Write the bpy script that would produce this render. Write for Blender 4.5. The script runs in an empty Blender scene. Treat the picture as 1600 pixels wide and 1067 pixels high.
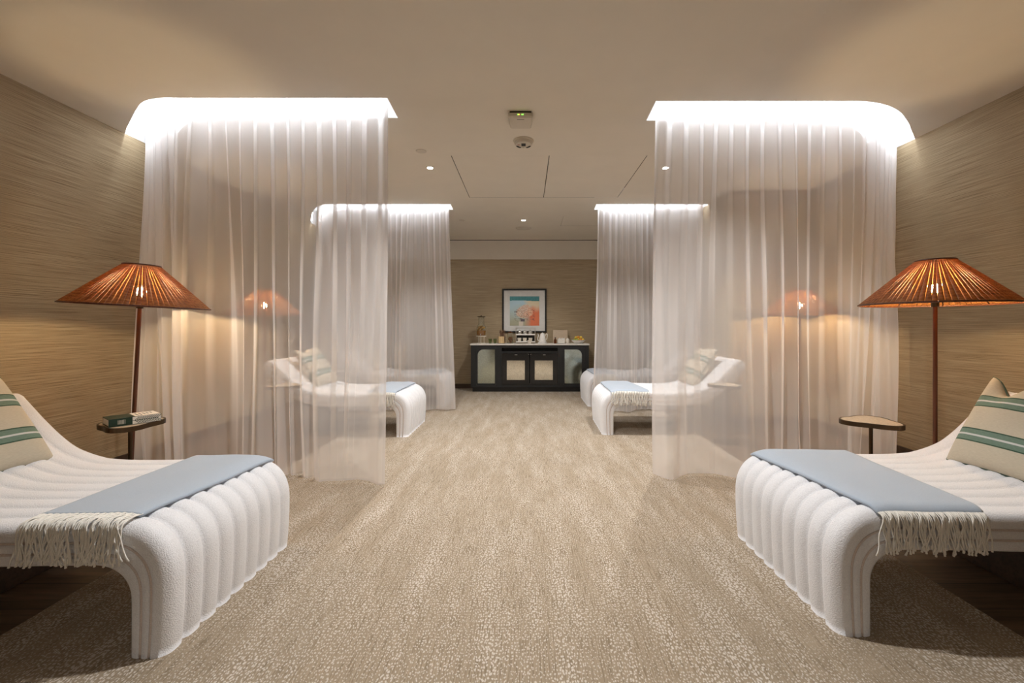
import bpy, math, random
from mathutils import Vector, Matrix, noise
from mathutils.geometry import tessellate_polygon
random.seed(7)
PI = math.pi
sc = bpy.context.scene
C = bpy.data.collections.new('spa_room'); sc.collection.children.link(C)

# ------------------------------------------------------------------ frame of reference
F, CX, CY, EYE = 680.0, 822.0, 510.0, 1.17
H = 2.81
def wx(px, Y): return (px - CX) * Y / F
def wz(py, Y): return EYE + (CY - py) * Y / F

cam_d = bpy.data.cameras.new('camera'); cam = bpy.data.objects.new('camera', cam_d); C.objects.link(cam)
cam.location = (0, 0, EYE); cam.rotation_euler = (PI/2, 0, 0)
cam_d.sensor_width = 36; cam_d.lens = F / 1600 * 36
cam_d.shift_x = (800 - CX) / 1600; cam_d.shift_y = (CY - 533.5) / 1600
cam_d.clip_start = 0.05
sc.camera = cam

# ------------------------------------------------------------------ materials
def lin(c):
    if isinstance(c, str):
        c = [int(c[i:i+2], 16)/255 for i in (0, 2, 4)]
        return tuple((v/12.92 if v <= .04045 else ((v+.055)/1.055)**2.4) for v in c) + (1,)
    return tuple(c) + (1,)
class NT:
    def __init__(s, name):
        s.m = bpy.data.materials.new(name); s.m.use_nodes = True
        s.t = s.m.node_tree; s.n = s.t.nodes; s.l = s.t.links
        s.b = s.n['Principled BSDF']; s.out = s.n['Material Output']
    def add(s, typ, **kw):
        n = s.n.new(typ)
        for k, v in kw.items():
            setattr(n, k, v)
        return n
    def inp(s, node, key, val):
        if hasattr(val, 'is_linked') or hasattr(val, 'links'): s.l.new(val, node.inputs[key])
        else: node.inputs[key].default_value = val
    def math(s, op, a, b=0.0, clamp=False):
        n = s.add('ShaderNodeMath', operation=op, use_clamp=clamp); s.inp(n, 0, a); s.inp(n, 1, b); return n.outputs[0]
    def coords(s, scale=(1,1,1), loc=(0,0,0), kind='Object'):
        tc = s.add('ShaderNodeTexCoord'); mp = s.add('ShaderNodeMapping')
        s.l.new(tc.outputs[kind], mp.inputs[0]); mp.inputs['Scale'].default_value = scale; mp.inputs['Location'].default_value = loc
        return mp.outputs[0]
    def noise(s, vec, scale=5, detail=3, rough=.5):
        n = s.add('ShaderNodeTexNoise'); s.l.new(vec, n.inputs['Vector'])
        n.inputs['Scale'].default_value = scale; n.inputs['Detail'].default_value = detail; n.inputs['Roughness'].default_value = rough
        return n.outputs[0]
    def ramp(s, fac, stops):
        n = s.add('ShaderNodeValToRGB'); s.l.new(fac, n.inputs[0]); e = n.color_ramp.elements
        while len(e) > 1: e.remove(e[0])
        e[0].position = stops[0][0]; e[0].color = stops[0][1]
        for p, c in stops[1:]:
            x = e.new(p); x.color = c
        return n.outputs[0]
    def mix(s, fac, a, b):
        n = s.add('ShaderNodeMix', data_type='RGBA'); s.inp(n, 0, fac); s.inp(n, 6, a); s.inp(n, 7, b); return n.outputs[2]
    def bump(s, h, strength=.3, dist=.002):
        n = s.add('ShaderNodeBump'); n.inputs['Strength'].default_value = strength; n.inputs['Distance'].default_value = dist
        s.l.new(h, n.inputs['Height']); s.l.new(n.outputs[0], s.b.inputs['Normal']); return n.outputs[0]
G = lambda v: (v, v, v, 1)
def plain(name, col, rough=.5, metal=0, coat=0, var=.06, scale=30, trans=0, ior=1.45, spec=None):
    t = NT(name); c = lin(col)
    nz = t.noise(t.coords(), scale, 3)
    c2 = tuple(max(0, v*(1-var)) for v in c[:3]) + (1,); c3 = tuple(min(1, v*(1+var)) for v in c[:3]) + (1,)
    t.l.new(t.ramp(nz, [(.3, c2), (.7, c3)]), t.b.inputs['Base Color'])
    t.b.inputs['Roughness'].default_value = rough; t.b.inputs['Metallic'].default_value = metal
    t.b.inputs['Coat Weight'].default_value = coat
    t.b.inputs['Transmission Weight'].default_value = trans; t.b.inputs['IOR'].default_value = ior
    if spec is not None: t.b.inputs['Specular IOR Level'].default_value = spec
    return t.m
def emit(name, col, strength):
    t = NT(name); t.b.inputs['Base Color'].default_value = lin(col)
    t.b.inputs['Emission Color'].default_value = lin(col); t.b.inputs['Emission Strength'].default_value = strength
    return t.m

def mat_carpet():
    t = NT('carpet_weave')
    dist = t.noise(t.coords((60, 36, 1)), 1, 2)
    vec = t.coords((100, 62, 1))
    dens0 = t.noise(t.coords((55, 30, 1), (9, 4, 0)), 1, 2)
    add = t.add('ShaderNodeVectorMath', operation='MULTIPLY_ADD')
    cmb = t.add('ShaderNodeCombineXYZ'); t.l.new(dist, cmb.inputs[0]); t.l.new(dens0, cmb.inputs[1])
    t.l.new(cmb.outputs[0], add.inputs[0]); add.inputs[1].default_value = (1.6, 1.3, 0); t.l.new(vec, add.inputs[2])
    vo = t.add('ShaderNodeTexVoronoi', voronoi_dimensions='2D'); t.l.new(add.outputs[0], vo.inputs['Vector'])
    vo.inputs['Scale'].default_value = 1; vo.inputs['Randomness'].default_value = .75
    dens = t.noise(t.coords((9, 1.6, 1)), 1, 3, .6)
    thr = t.math('MULTIPLY_ADD', dens, .66); t.n[-1].inputs[2].default_value = .0
    f = t.math('SUBTRACT', thr, vo.outputs['Distance'])
    fleck = t.math('MULTIPLY', f, 6, True)
    lines = t.noise(t.coords((210, 9, 1)), 1, 1.5, .5)
    tone = t.noise(t.coords((3, 1.2, 1)), 1, 3)
    base = t.ramp(lines, [(.36, lin((.20, .155, .105))), (.47, lin((.29, .232, .165))), (.66, lin((.345, .28, .205)))])
    base = t.mix(t.math('MULTIPLY', tone, .35), base, lin((.32, .257, .185)))
    col = t.mix(fleck, base, lin((.56, .50, .435)))
    t.l.new(col, t.b.inputs['Base Color']); t.b.inputs['Roughness'].default_value = .95
    t.b.inputs['Specular IOR Level'].default_value = .15
    h = t.math('ADD', fleck, t.math('MULTIPLY', lines, .6)); t.bump(h, .5, .003)
    return t.m
def mat_grasscloth():
    t = NT('grasscloth_wallpaper')
    tc = t.add('ShaderNodeTexCoord'); sp = t.add('ShaderNodeSeparateXYZ'); t.l.new(tc.outputs['Object'], sp.inputs[0])
    hor = t.math('ADD', sp.outputs[0], sp.outputs[1])
    def v(a, b):
        c = t.add('ShaderNodeCombineXYZ'); t.l.new(t.math('MULTIPLY', hor, a), c.inputs[0]); t.l.new(t.math('MULTIPLY', sp.outputs[2], b), c.inputs[1]); return c.outputs[0]
    n1 = t.noise(v(1.7, 150), 1, 4, .65); n2 = t.noise(v(3.2, 300), 1, 2, .6); n3 = t.noise(v(1.1, 14), 1, 3); n4 = t.noise(v(300, 60), 1, 2)
    c = t.ramp(n1, [(.30, lin((.13, .088, .048))), (.42, lin((.30, .222, .135))), (.56, lin((.41, .32, .205))), (.75, lin((.54, .44, .30)))])
    c = t.mix(t.math('MULTIPLY', n3, .5), c, lin((.37, .285, .175)))
    c = t.mix(t.ramp(n2, [(.36, G(.55)), (.5, G(0))]), c, lin((.17, .12, .066)))
    c = t.mix(t.ramp(n4, [(.5, G(0)), (.8, G(.25))]), c, lin((.50, .40, .27)))
    t.l.new(c, t.b.inputs['Base Color']); t.b.inputs['Roughness'].default_value = .75; t.b.inputs['Specular IOR Level'].default_value = .25
    t.bump(t.math('ADD', n1, t.math('MULTIPLY', n2, .5)), .35, .002)
    return t.m
def mat_wood(name, a, b, axis=0, rough=.45, plank=0.0):
    t = NT(name); s = [14, 14, 14]; s[axis] = .9
    nz = t.noise(t.coords(tuple(s)), 1, 5, .6); n2 = t.noise(t.coords(tuple(v*5 for v in s)), 1, 3, .6)
    c = t.ramp(nz, [(.3, lin(a)), (.7, lin(b))])
    c = t.mix(t.ramp(n2, [(.35, G(.6)), (.55, G(0))]), c, tuple(v*.5 for v in lin(a)[:3]) + (1,))
    if plank:
        tc = t.add('ShaderNodeTexCoord'); sp = t.add('ShaderNodeSeparateXYZ'); t.l.new(tc.outputs['Object'], sp.inputs[0])
        fr = t.math('FRACT', t.math('DIVIDE', sp.outputs[1], plank)); 
        c = t.mix(t.math('LESS_THAN', fr, .02), c, (.01, .006, .003, 1))
    t.l.new(c, t.b.inputs['Base Color']); t.b.inputs['Roughness'].default_value = rough
    t.bump(nz, .15, .002)
    return t.m
def mat_fabric(name, col, col2, s1, bstr, bd, sheen=.2):
    t = NT(name); nz = t.noise(t.coords(), s1, 2, .6); n2 = t.noise(t.coords(), 9, 3)
    c = t.mix(t.math('MULTIPLY', n2, .5), t.ramp(nz, [(.3, lin(col2)), (.65, lin(col))]), lin(col))
    t.l.new(c, t.b.inputs['Base Color']); t.b.inputs['Roughness'].default_value = .95
    t.b.inputs['Specular IOR Level'].default_value = .15; t.b.inputs['Sheen Weight'].default_value = sheen
    t.bump(nz, bstr, bd); return t.m
def mat_cushion():
    t = NT('striped_linen')
    tc = t.add('ShaderNodeTexCoord'); sp = t.add('ShaderNodeSeparateXYZ'); t.l.new(tc.outputs['Object'], sp.inputs[0])
    z = sp.outputs[2]
    def band(c0, hw):
        return t.math('LESS_THAN', t.math('ABSOLUTE', t.math('SUBTRACT', z, c0)), hw)
    wv = t.noise(t.coords((60, 60, 420)), 1, 2); wv2 = t.noise(t.coords((420, 420, 40)), 1, 2)
    lin_c = t.mix(wv, lin((.42, .37, .28)), lin((.61, .55, .44)))
    lin_c = t.mix(t.math('MULTIPLY', wv2, .5), lin_c, lin((.53, .47, .36)))
    g = t.mix(wv, lin((.10, .16, .12)), lin((.20, .27, .215)))
    col = lin_c
    for c0 in (-.105, .085):
        col = t.mix(band(c0, .034), col, g)
        col = t.mix(band(c0 + .0, .0045), col, lin((.55, .56, .54)))
        col = t.mix(band(c0 + .031, .003), col, lin((.05, .09, .06)))
        col = t.mix(band(c0 - .031, .003), col, lin((.05, .09, .06)))
    t.l.new(col, t.b.inputs['Base Color']); t.b.inputs['Roughness'].default_value = .9; t.b.inputs['Specular IOR Level'].default_value = .15
    t.bump(t.math('ADD', wv, wv2), .3, .001)
    return t.m
def mat_sheer(name='sheer_voile', a0=.50):
    t = NT(name)
    geo = t.add('ShaderNodeNewGeometry'); dp = t.add('ShaderNodeVectorMath', operation='DOT_PRODUCT')
    t.l.new(geo.outputs['Normal'], dp.inputs[0]); t.l.new(geo.outputs['Incoming'], dp.inputs[1])
    cs = t.math('MAXIMUM', t.math('ABSOLUTE', dp.outputs['Value']), .30)
    pw = t.math('POWER', 1 - a0, t.math('DIVIDE', 1.0, cs))
    df = t.add('ShaderNodeBsdfDiffuse'); tr = t.add('ShaderNodeBsdfTranslucent'); tp = t.add('ShaderNodeBsdfTransparent')
    c = lin((.90, .86, .845)); df.inputs[0].default_value = c; tr.inputs[0].default_value = c
    m1 = t.add('ShaderNodeMixShader'); m1.inputs[0].default_value = .45; t.l.new(df.outputs[0], m1.inputs[1]); t.l.new(tr.outputs[0], m1.inputs[2])
    m2 = t.add('ShaderNodeMixShader'); t.l.new(pw, m2.inputs[0]); t.l.new(m1.outputs[0], m2.inputs[1]); t.l.new(tp.outputs[0], m2.inputs[2])
    t.l.new(m2.outputs[0], t.out.inputs['Surface']); t.n.remove(t.b); return t.m
def mat_rattan():
    t = NT('woven_rattan')
    tc = t.add('ShaderNodeTexCoord'); sp = t.add('ShaderNodeSeparateXYZ'); t.l.new(tc.outputs['Object'], sp.inputs[0])
    w = t.math('SINE', t.math('MULTIPLY', sp.outputs[2], 900))
    nz = t.noise(t.coords((40, 40, 160)), 1, 3)
    h = t.math('ADD', t.math('MULTIPLY', w, .3), nz)
    c = t.ramp(h, [(.2, lin((.24, .075, .018))), (.5, lin((.46, .17, .045))), (.9, lin((.74, .36, .11)))])
    t.l.new(c, t.b.inputs['Base Color']); t.b.inputs['Roughness'].default_value = .5
    tr = t.add('ShaderNodeBsdfTranslucent'); t.l.new(c, tr.inputs[0])
    m = t.add('ShaderNodeMixShader'); m.inputs[0].default_value = .28
    t.l.new(t.b.outputs[0], m.inputs[1]); t.l.new(tr.outputs[0], m.inputs[2]); t.l.new(m.outputs[0], t.out.inputs['Surface'])
    t.bump(h, .5, .002); return t.m
def mat_glass(name, col=(.95,.97,.95), rough=.02):
    t = NT(name); t.b.inputs['Base Color'].default_value = lin(col); t.b.inputs['Roughness'].default_value = rough
    t.b.inputs['Transmission Weight'].default_value = 1; return t.m
def mat_attr(name):
    t = NT(name); a = t.add('ShaderNodeAttribute'); a.attribute_name = 'Col'; t.l.new(a.outputs['Color'], t.b.inputs['Base Color'])
    t.b.inputs['Roughness'].default_value = .6; return t.m
def mat_mirror(name, tint, rough):
    t = NT(name); nz = t.noise(t.coords(), 60, 4, .7)
    t.l.new(t.ramp(nz, [(.35, lin(tuple(v*.75 for v in tint))), (.65, lin(tint))]), t.b.inputs['Base Color'])
    t.b.inputs['Metallic'].default_value = 1; t.b.inputs['Roughness'].default_value = rough; return t.m

M = dict(
    ceiling=plain('ceiling_paint', (.80, .745, .655), .9, var=.015, scale=4, spec=.2),
    plaster=plain('plaster_band', (.70, .65, .57), .9, var=.02, scale=5, spec=.2),
    cove=plain('cove_paint', (.88, .88, .88), .85, var=.01, spec=.2),
    carpet=mat_carpet(), cloth_wall=mat_grasscloth(),
    floorwood=mat_wood('dark_floor_planks', (.085, .052, .030), (.19, .125, .075), 0, .4, .18),
    skirting=mat_wood('dark_skirting', (.045, .024, .013), (.09, .05, .028), 0, .45),
    boucle=mat_fabric('white_boucle', (.85, .855, .885), (.71, .71, .735), 230, .7, .004, .3),
    seam=mat_fabric('boucle_piping', (.70, .62, .58), (.50, .43, .40), 300, .6, .002, .2),
    throw=mat_fabric('pale_blue_wool', (.43, .50, .59), (.34, .405, .49), 420, .35, .001, .35),
    fringe=mat_fabric('cream_yarn', (.88, .86, .81), (.74, .71, .64), 500, .4, .001, .2),
    cushion=mat_cushion(), piping=plain('green_piping', (.07, .11, .08), .85),
    sheer=mat_sheer(), hem=mat_sheer('sheer_hem', .45),
    rattan=mat_rattan(), rattan_dark=mat_wood('wrapped_cane', (.10, .03, .012), (.20, .065, .025), 2, .4),
    bronze=plain('aged_bronze', (.075, .048, .026), .38, .85), stone=plain('pale_table_inlay', (.48, .40, .29), .35, var=.2, scale=70),
    bulb=emit('warm_bulb', (1, .74, .42), 1000),
    black=plain('black_lacquer', (.012, .012, .013), .25, coat=.3), charcoal=plain('charcoal_paint', (.022, .023, .023), .5),
    recess=plain('recess_shade', (.006, .006, .006), .8),  # near-black colour puts the shade of gaps and recesses into the surface
    marble=plain('white_marble', (.78, .74, .68), .25, var=.12, scale=12),
    mirror=mat_mirror('antique_mirror', (.50, .56, .50), .12), fridge_glass=mat_mirror('fridge_glass', (.80, .79, .72), .07),
    steel=plain('brushed_steel', (.62, .60, .56), .3, 1), white=plain('white_enamel', (.80, .77, .73), .35),
    ceramic=plain('cream_ceramic', (.78, .72, .62), .3), frame=plain('black_frame', (.010, .009, .008), .35),
    mat=plain('picture_mount', (.62, .60, .56), .8, var=.03), art=mat_attr('printed_picture'),
    juice=plain('orange_infusion', (.62, .26, .05), .2, trans=.4), orange=plain('orange_slices', (.80, .42, .08), .6, var=.4, scale=40),
    glass=mat_glass('clear_glass'), green_glass=mat_glass('green_tinted_glass', (.55, .66, .42)), acrylic=mat_glass('clear_acrylic', (.93, .93, .9)),
    lightwood=mat_wood('pale_wood', (.62, .42, .20), (.75, .54, .29), 2, .5), snack=plain('brown_snacks', (.32, .13, .045), .7, var=.5, scale=90),
    amber=plain('amber_glass', (.12, .035, .01), .15, trans=.3), dried=plain('dried_botanicals', (.16, .08, .045), .9, var=.5, scale=80),
    board=plain('tan_board', (.50, .39, .28), .7), paper=plain('white_paper', (.80, .76, .68), .8),
    lemon=plain('yellow_fruit', (.75, .50, .06), .45), lime=plain('green_fruit', (.34, .42, .08), .45), tangerine=plain('orange_fruit', (.70, .26, .03), .45),
    bookgreen=plain('dark_green_cover', (.012, .035, .022), .35), plastic=plain('warm_white_plastic', (.66, .60, .51), .5, var=.02), dark=plain('dark_plastic', (.02, .018, .016), .5),
    led_g=emit('green_indicator', (.25, 1, .1), 3.0), led_a=emit('amber_indicator', (1, .42, .05), 3.5),
    red=plain('red_print', (.45, .05, .04), .6), lens=emit('downlight_lens', (1, .93, .82), 45),
    strip=emit('cool_led_tape', (.86, .93, 1.0), 135),
)

# ------------------------------------------------------------------ mesh helpers
class MB:
    def __init__(s): s.v = []; s.f = []; s.mi = []; s.mats = []
    def _m(s, mat):
        if mat not in s.mats: s.mats.append(mat)
        return s.mats.index(mat)
    def add(s, vs, fs, mat=None, mx=None):
        o = len(s.v)
        s.v += [tuple(mx @ Vector(v)) if mx else tuple(v) for v in vs]
        k = s._m(mat) if mat else 0
        for f in fs: s.f.append(tuple(o+i for i in f)); s.mi.append(k)
        return s
    def box(s, x0, x1, y0, y1, z0, z1, mat=None, mx=None, bev=0.0):
        if not bev:
            vs = [(x, y, z) for z in (z0, z1) for y in (y0, y1) for x in (x0, x1)]
            return s.add(vs, [(0,2,3,1), (4,5,7,6), (0,1,5,4), (2,6,7,3), (0,4,6,2), (1,3,7,5)], mat, mx)
        b = bev; loops = []
        for z, i in ((z0, b), (z0+b, 0), (z1-b, 0), (z1, b)):
            loops.append([(x0+i+(b if not i else 0)*0, 0, 0)])
        def ring(z, i):
            a0, a1, c0, c1 = x0+i, x1-i, y0+i, y1-i; k = b*.7
            return [(a0+k, c0, z), (a1-k, c0, z), (a1, c0+k, z), (a1, c1-k, z), (a1-k, c1, z), (a0+k, c1, z), (a0, c1-k, z), (a0, c0+k, z)]
        rs = [ring(z0, b), ring(z0+b, 0), ring(z1-b, 0), ring(z1, b)]
        vs = [p for r in rs for p in r]; fs = [tuple(reversed(range(8))), tuple(range(24, 32))]
        for r in range(3):
            for i in range(8): j = (i+1) % 8; fs.append((r*8+i, r*8+j, r*8+8+j, r*8+8+i))
        return s.add(vs, fs, mat, mx)
    def lathe(s, prof, n=32, mat=None, mx=None, cap=True):
        vs = []; fs = []
        for r, z in prof:
            for i in range(n): a = 2*PI*i/n; vs.append((r*math.cos(a), r*math.sin(a), z))
        for k in range(len(prof)-1):
            for i in range(n): j = (i+1) % n; fs.append((k*n+i, k*n+j, k*n+n+j, k*n+n+i))
        if cap:
            if prof[0][0] > 1e-5: fs.append(tuple(reversed(range(n))))
            if prof[-1][0] > 1e-5: fs.append(tuple(range((len(prof)-1)*n, len(prof)*n)))
        return s.add(vs, fs, mat, mx)
    def tube(s, pts, r, n=8, mat=None, mx=None, closed=False, cap=True):
        pts = [Vector(p) for p in pts]; vs = []; fs = []; N = len(pts)
        up = Vector((0, 0, 1))
        prev = None
        for i, p in enumerate(pts):
            a = pts[(i-1) % N] if (closed or i > 0) else p; b = pts[(i+1) % N] if (closed or i < N-1) else p
            d = (b-a).normalized()
            if prev is None:
                u = d.cross(up)
                if u.length < 1e-3: u = d.cross(Vector((1, 0, 0)))
            else: u = prev - d*prev.dot(d)
            u.normalize(); prev = u; w = d.cross(u)
            rr = r[i] if isinstance(r, (list, tuple)) else r
            for k in range(n): t = 2*PI*k/n; vs.append(tuple(p + (u*math.cos(t) + w*math.sin(t))*rr))
        for i in range(N if closed else N-1):
            j = (i+1) % N
            for k in range(n): l = (k+1) % n; fs.append((i*n+k, i*n+l, j*n+l, j*n+k))
        if cap and not closed: fs += [tuple(reversed(range(n))), tuple(range((N-1)*n, N*n))]
        return s.add(vs, fs, mat, mx)
    def sphere(s, c, r, mat=None, n=14, sq=(1, 1, 1)):
        pr = [(math.sin(PI*k/n), -math.cos(PI*k/n)) for k in range(n+1)]
        return s.lathe([(max(a, 1e-6), b) for a, b in pr], n*2, mat, Matrix.Translation(c) @ Matrix.Diagonal((r*sq[0], r*sq[1], r*sq[2], 1)), cap=False)
    def poly(s, outer, holes, z, up=True, mat=None, z2=None):
        loops = [[Vector((x, y, 0)) for x, y in L] for L in [outer] + holes]
        tri = tessellate_polygon(loops); vs = [(p.x, p.y, z) for L in loops for p in L]
        fs = []
        for a, b, c in tri:
            n = (Vector(vs[b])-Vector(vs[a])).cross(Vector(vs[c])-Vector(vs[a])).z
            fs.append((a, b, c) if (n > 0) == up else (a, c, b))
        return s.add(vs, fs, mat)
    def extrude(s, outer, holes, z0, z1, mat=None, mx=None):
        t = MB(); t.poly(outer, holes, z1, True); t.poly(outer, holes, z0, False)
        for L, sgn in [(outer, 1)] + [(h, -1) for h in holes]:
            A = sum(L[i][0]*L[(i+1) % len(L)][1] - L[(i+1) % len(L)][0]*L[i][1] for i in range(len(L)))
            n = len(L); vs = [(x, y, z0) for x, y in L] + [(x, y, z1) for x, y in L]
            fs = [(i, (i+1) % n, n+(i+1) % n, n+i) for i in range(n)]
            if A*sgn < 0: fs = [tuple(reversed(f)) for f in fs]
            t.add(vs, fs)
        return s.add(t.v, t.f, mat, mx)
    def build(s, name, mat=None, parent=None, smooth=False, loc=(0, 0, 0), auto=None):
        me = bpy.data.meshes.new(name); me.from_pydata(s.v, [], s.f)
        mats = s.mats or [mat]
        for m in mats: me.materials.append(m)
        if s.mats:
            me.polygons.foreach_set('material_index', s.mi)
        if smooth: me.polygons.foreach_set('use_smooth', [True]*len(me.polygons))
        me.update()
        if smooth and auto: me.set_sharp_from_angle(angle=math.radians(auto))
        o = bpy.data.objects.new(name, me); C.objects.link(o); o.location = loc
        if parent: o.parent = parent
        return o
def empty(name, loc=(0, 0, 0), rz=0, ry=0):
    o = bpy.data.objects.new(name, None); C.objects.link(o); o.location = loc; o.rotation_euler = (0, ry, rz); o.empty_display_size = .1
    return o
def tag(o, label=None, cat=None, group=None, kind=None):
    if label: o['label'] = label
    if cat: o['category'] = cat
    if group: o['group'] = group
    if kind: o['kind'] = kind
    return o
def struct(o): o['kind'] = 'structure'; return o
def kids(o): return [c for c in C.objects if c.parent == o]
def copy_tree(o, parent=None):
    c = o.copy(); C.objects.link(c); c.parent = parent
    for ch in kids(o):
        if ch is not c: copy_tree(ch, c)
    return c
T = Matrix.Translation

# ------------------------------------------------------------------ room shell
WL, WR, YB, YF = -3.41, 3.40, 8.25, -2.6
BX, BY = 2.45, 5.22          # projecting wall block in the far bay

def ell(cx, cy, a, b, t0, t1, n, sx=1, e=2.0):
    out = []
    for i in range(n+1):
        t = math.radians(t0 + (t1-t0)*i/n); c, s_ = math.cos(t), math.sin(t)
        out.append((cx + sx*a*math.copysign(abs(c)**(2/e), c), cy - b*math.copysign(abs(s_)**(2/e), s_)))
    return out
# a recessed curtain slot: straight run across the room, then a rounded turn that runs out at the side wall
def crom(pts, m=8):
    out = []
    for i in range(len(pts)-1):
        p0, p1, p2, p3 = pts[max(0, i-1)], pts[i], pts[i+1], pts[min(len(pts)-1, i+2)]
        for j in range(m):
            t = j/m; out.append(tuple(.5*((2*p1[k]) + (-p0[k]+p2[k])*t + (2*p0[k]-5*p1[k]+4*p2[k]-p3[k])*t*t + (-p0[k]+3*p1[k]-3*p2[k]+p3[k])*t**3) for k in (0, 1)))
    out.append(pts[-1]); return out
def shift_line(p, off):
    out = []
    for i in range(len(p)):
        a, c = p[max(0, i-1)], p[min(len(p)-1, i+1)]; dx, dy = c[0]-a[0], c[1]-a[1]; l = math.hypot(dx, dy)
        out.append((p[i][0]-dy/l*off, p[i][1]+dx/l*off))
    return out
def to_wall(p, xw):
    """cut or extend the run so that it ends on the wall plane x = xw"""
    sg = 1 if xw > 0 else -1; out = []
    for q in p:
        if sg*q[0] >= sg*xw: break
        out.append(q)
    a, c = out[-2], out[-1]; t = (xw-c[0])/(c[0]-a[0]); out.append((xw, c[1]+(c[1]-a[1])*t)); return out
runs = {
    'L1': ([(-.997, 3.124), (-1.9, 3.124), (-2.45, 3.124), (-2.64, 3.126), (-2.80, 3.18), (-2.97, 3.31), (-3.15, 3.465), (-3.35, 3.645), (-3.5, 3.79)], WL, -1),
    'R1': ([(.946, 3.168), (1.8, 3.168), (2.30, 3.168), (2.47, 3.172), (2.65, 3.218), (2.84, 3.315), (3.05, 3.48), (3.25, 3.665), (3.5, 3.90)], WR, 1),
    'L2': ([(-1.013, 5.84), (-1.9, 5.84), (-2.5, 5.84), (-2.67, 5.845), (-2.85, 5.96), (-3.0, 6.15), (-3.15, 6.40), (-3.34, 6.76), (-3.5, 7.06)], WL, -1),
    'R2': ([(.945, 5.84), (1.5, 5.84), (2.6, 5.84)], BX-.002, 1)}
slots, tracks = {}, {}
for k, (p, xw, sg) in runs.items():
    p = crom(p); wd = .30 if k[1] == '1' else .27
    outer = to_wall(p, xw); inner = to_wall(shift_line(p, sg*wd), xw)
    inner[0] = (inner[0][0] + sg*.012, inner[0][1])
    slots[k] = outer + inner[::-1]
    q = to_wall(shift_line(p, sg*(.16 if k[1] == '1' else .135)), xw - sg*.03)
    q[0] = (q[0][0] + sg*.045, q[0][1]); tracks[k] = [z for z in q if sg*z[0] >= sg*q[0][0]]
hatch_rects = [(-.722, .223, 4.18, 5.535), (.223, 1.165, 4.18, 5.535), (.56, 1.50, 6.45, 7.10)]
def rect(x0, x1, y0, y1): return [(x0, y0), (x1, y0), (x1, y1), (x0, y1)]
hatch_hole = rect(-.722, 1.165, 4.18, 5.535)
b = MB(); b.poly(rect(-3.6, 3.6, YF-.1, YB+.15), [slots[k] for k in slots] + [hatch_hole, rect(*hatch_rects[2])], H, False)
struct(b.build('ceiling', M['ceiling']))
CH = .22
for i, k in enumerate(slots):
    L = slots[k]; n = len(L)
    A = sum(L[q][0]*L[(q+1) % n][1] - L[(q+1) % n][0]*L[q][1] for q in range(n))
    b = MB(); b.poly(L, [], H+CH, False)
    vs = [(x, y, H-.0) for x, y in L] + [(x, y, H+CH) for x, y in L]; fs = [(q, (q+1) % n, n+(q+1) % n, n+q) for q in range(n)]
    if A > 0: fs = [tuple(reversed(f)) for f in fs]
    b.add(vs, fs); struct(b.build('trim_%d' % (i+1), M['cove']))

b = MB(); b.box(-3.75, -1.99, YF, YB, -.05, 0); struct(b.build('floor', M['floorwood']))
b = MB(); b.box(1.87, 3.75, YF, YB, -.05, 0); struct(b.build('floor', M['floorwood']))
b = MB(); b.box(-1.99, 1.87, YF, YB, -.05, 0.0); struct(b.build('floor', M['carpet']))
b = MB(); b.box(WL-.12, WL, YF, YB, 0, H); struct(b.build('wall_left', M['cloth_wall']))
b = MB(); b.box(WR, WR+.12, YF, YB, 0, H); struct(b.build('wall_right', M['cloth_wall']))
b = MB(); b.box(WL-.12, WR+.12, YB, YB+.12, 0, 2.44, M['cloth_wall']); b.box(WL-.12, WR+.12, YB-.006, YB+.12, 2.44, H-.012, M['plaster']); b.box(WL-.12, WR+.12, YB, YB+.12, H-.012, H, M['recess'])  # top strip painted near-black as the shade of a shadow gap
struct(b.build('wall_back'))
b = MB(); b.box(WL-.12, WR+.12, YF-.12, YF, 0, H); struct(b.build('wall_front', M['cloth_wall']))
b = MB(); b.box(BX, WR+.05, BY, YB, 0, H+.001); struct(b.build('wall_block', M['cloth_wall']))
b = MB(); b.box(WL, WL+.018, YF, YB, 0, .085); struct(b.build('baseboard_left', M['skirting']))
b = MB(); b.box(WR-.018, WR, YF, BY, 0, .085); b.box(BX-.018, WR, BY-.018, BY, 0, .085); b.box(BX-.018, BX, BY, YB, 0, .085); struct(b.build('baseboard_right', M['skirting']))
b = MB(); b.box(WL+.018, BX-.018, YB-.018, YB, 0, .085); struct(b.build('baseboard_back', M['skirting']))
# near-black backing added above the hatches: stops light leaks, keeps the gaps dark
b = MB(); b.box(-.74, 1.185, 4.16, 5.555, H+.12, H+.14); b.box(.54, 1.52, 6.43, 7.12, H+.12, H+.14); struct(b.build('trim_5', M['recess']))

hl = ['wide flush ceiling access panel beside the downlight in plain view', 'wide flush ceiling access panel on the side of the curtained downlight', 'small flush access panel near the far ceiling end']
for (x0, x1, y0, y1), lb in zip(hatch_rects, hl):
    g0, g1 = (.006, .004) if x0 < 0 else (.004, .006)
    b = MB(); b.box(x0+g0, x1-g1, y0+.0025, y1-.0025, H+.0005, H+.02)
    tag(b.build('ceiling_hatch', M['ceiling']), lb, 'access panel', 'ceiling access panels')

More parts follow.
